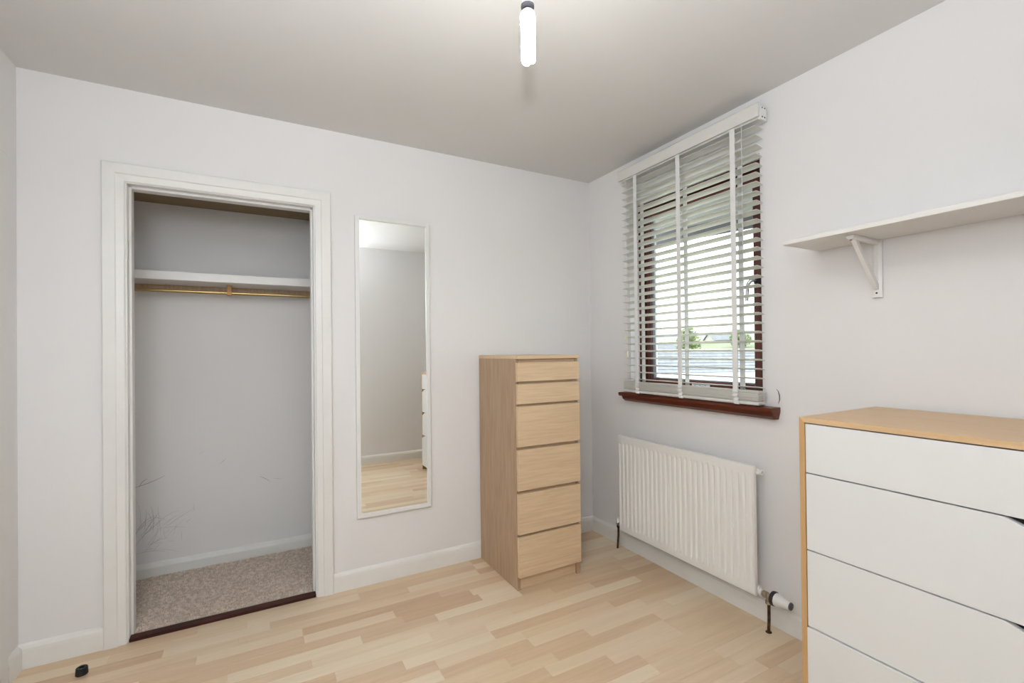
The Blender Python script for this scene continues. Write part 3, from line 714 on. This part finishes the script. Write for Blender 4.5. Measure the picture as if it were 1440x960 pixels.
def house(x, y, rot, ln, dp, zb_, ze, zr, label, group=None, chim=True):
    t = thing('house', label, 'building', (x, y, zb_), group); t.rotation_euler.z = 0
    c, s = math.cos(rot), math.sin(rot)
    def P(a, b, z): return Vector((x+a*c-b*s, y+a*s+b*c, z))
    bm = bmesh.new(); h = ln/2; d = dp/2
    v = {}
    b0 = [bm.verts.new(P(a, b, zb_)) for a, b in ((-h, -d), (h, -d), (h, d), (-h, d))]; b1 = [bm.verts.new(P(a, b, ze)) for a, b in ((-h, -d), (h, -d), (h, d), (-h, d))]
    g0 = bm.verts.new(P(-h, 0, zr-.08)); g1 = bm.verts.new(P(h, 0, zr-.08))
    bm.faces.new((b0[0], b0[1], b1[1], b1[0])); bm.faces.new((b0[2], b0[3], b1[3], b1[2])); bm.faces.new((b0[1], b0[2], b1[2], g1, b1[1])); bm.faces.new((b0[3], b0[0], b1[0], g0, b1[3])); bm.faces.new(b0[::-1])
    finish('wall', bm, REND, t)
    for sg in (-1, 1):                              # roof slopes laid in stepped courses
        bm = bmesh.new(); n = 9; ov = .35
        for i in range(n):
            f0, f1 = i/n, (i+1)/n
            bb0 = sg*(d+.3)*(1-f0); bb1 = sg*(d+.3)*(1-f1); z0 = ze-.1+(zr-ze+.1)*f0; z1 = ze-.1+(zr-ze+.1)*f1
            q_ = [P(-h-ov, bb0, z0+.05), P(h+ov, bb0, z0+.05), P(h+ov, bb1, z1), P(-h-ov, bb1, z1)]
            q2_ = [p-Vector((0, 0, .09)) for p in q_]
            A = [bm.verts.new(p) for p in q_]; B = [bm.verts.new(p) for p in q2_]
            for k2 in range(4): bm.faces.new((A[k2], A[(k2+1) % 4], B[(k2+1) % 4], B[k2]))
            bm.faces.new(A); bm.faces.new(B[::-1])
        finish('roof_slope', bm, ROOFT, t)
    bm = bmesh.new(); add_tube(bm, [P(-h-ov, 0, zr+.02), P(h+ov, 0, zr+.02)], .12, 8); finish('ridge', bm, REND, t)
    if chim:
        bm = bmesh.new(); m_ = P(h*.6, 0, zr)
        add_box(bm, (m_.x-.35, m_.y-.25, zr-.5), (m_.x+.35, m_.y+.25, zr+.7)); finish('chimney', bm, REND, t)
    for a in (-.55, 0, .5):
        bm = bmesh.new(); w_ = .5
        q_ = [P(a*h-w_, -d-.03, ze-1.5), P(a*h+w_, -d-.03, ze-1.5), P(a*h+w_, -d-.03, ze-.4), P(a*h-w_, -d-.03, ze-.4)]
        q2_ = [P(a*h-w_, -d+.01, ze-1.5), P(a*h+w_, -d+.01, ze-1.5), P(a*h+w_, -d+.01, ze-.4), P(a*h-w_, -d+.01, ze-.4)]
        A = [bm.verts.new(p) for p in q_]; B = [bm.verts.new(p) for p in q2_]
        for k2 in range(4): bm.faces.new((A[k2], A[(k2+1) % 4], B[(k2+1) % 4], B[k2]))
        bm.faces.new(A); bm.faces.new(B[::-1]); finish('window', bm, WING, t)
    return t
house(28.0, 21.0, R(-28), 13, 7.5, -3.2, -.75, 1.05, 'grey slate roofed house seen through the blind, nearest pitched roof')
house(62, 33, R(-60), 9, 7, -1.5, 1.2, 2.9, 'small pale house on the slope behind the slate roof, towards the right of the window')
house(94, 70, R(-30), 6, 6, 1.0, 3.2, 4.9, 'pale distant house on the skyline right of the yellow-green tree')
house(60, 62, R(-20), 14, 7, -1.0, .9, 2.3, 'long pale house far off at the left side of the window view')
# low flat-roofed outbuilding with white roof
fb = thing('outbuilding', 'low outbuilding with a white flat roof at the bottom of the window view', 'building', (15.2, 11.4, -3.2))
c, s = math.cos(R(-22)), math.sin(R(-22))
def PB(a, b, z): return Vector((15.2+a*c-b*s, 11.4+a*s+b*c, z))
for nm, h_, d_, z0, z1, m_ in (('wall', 6.5, 3.6, -3.2, -.22, REND), ('roof', 6.8, 3.9, -.22, -.05, FLATR)):
    bm = bmesh.new()
    A = [bm.verts.new(PB(a, b, z0)) for a, b in ((-h_, -d_), (h_, -d_), (h_, d_), (-h_, d_))]; B = [bm.verts.new(PB(a, b, z1)) for a, b in ((-h_, -d_), (h_, -d_), (h_, d_), (-h_, d_))]
    for k2 in range(4): bm.faces.new((A[k2], A[(k2+1) % 4], B[(k2+1) % 4], B[k2]))
    bm.faces.new(A[::-1]); bm.faces.new(B); finish(nm, bm, m_, fb)
# trees
def tree(x, y, zb_, h_, w_, label, seed):
    t = thing('tree', label, 'tree', (x, y, zb_)); rg = random.Random(seed)
    bm = bmesh.new(); add_tube(bm, [(x, y, zb_), (x+.1, y, zb_+h_*.4), (x, y+.1, zb_+h_*.8)], [.22, .16, .05], 8); finish('trunk', bm, BARK, t)
    bm = bmesh.new()
    for i in range(900):
        while True:
            p = Vector((rg.uniform(-1, 1), rg.uniform(-1, 1), rg.uniform(-1, 1)))
            if p.length < 1: break
        ctr = Vector((x+p.x*w_*(1-.3*p.z), y+p.y*w_*(1-.3*p.z), zb_+h_*.62+p.z*h_*.4)); sz = rg.uniform(.15, .3)
        a = Vector((rg.uniform(-1, 1), rg.uniform(-1, 1), rg.uniform(-1, 1))).normalized(); b = a.orthogonal().normalized()
        bm.faces.new([bm.verts.new(ctr+a*sz), bm.verts.new(ctr+b*sz*.6), bm.verts.new(ctr-a*sz), bm.verts.new(ctr-b*sz*.6)])
    finish('foliage', bm, LEAF, t)['kind'] = 'stuff'
tree(46.6, 39.2, -1.2, 5.2, 1.5, 'yellow-green bushy tree standing behind the nearest slate roof', 1)
tree(75, 52, .5, 4.2, 1.8, 'smaller green tree on the far slope to the right of the yellow-green tree', 2)
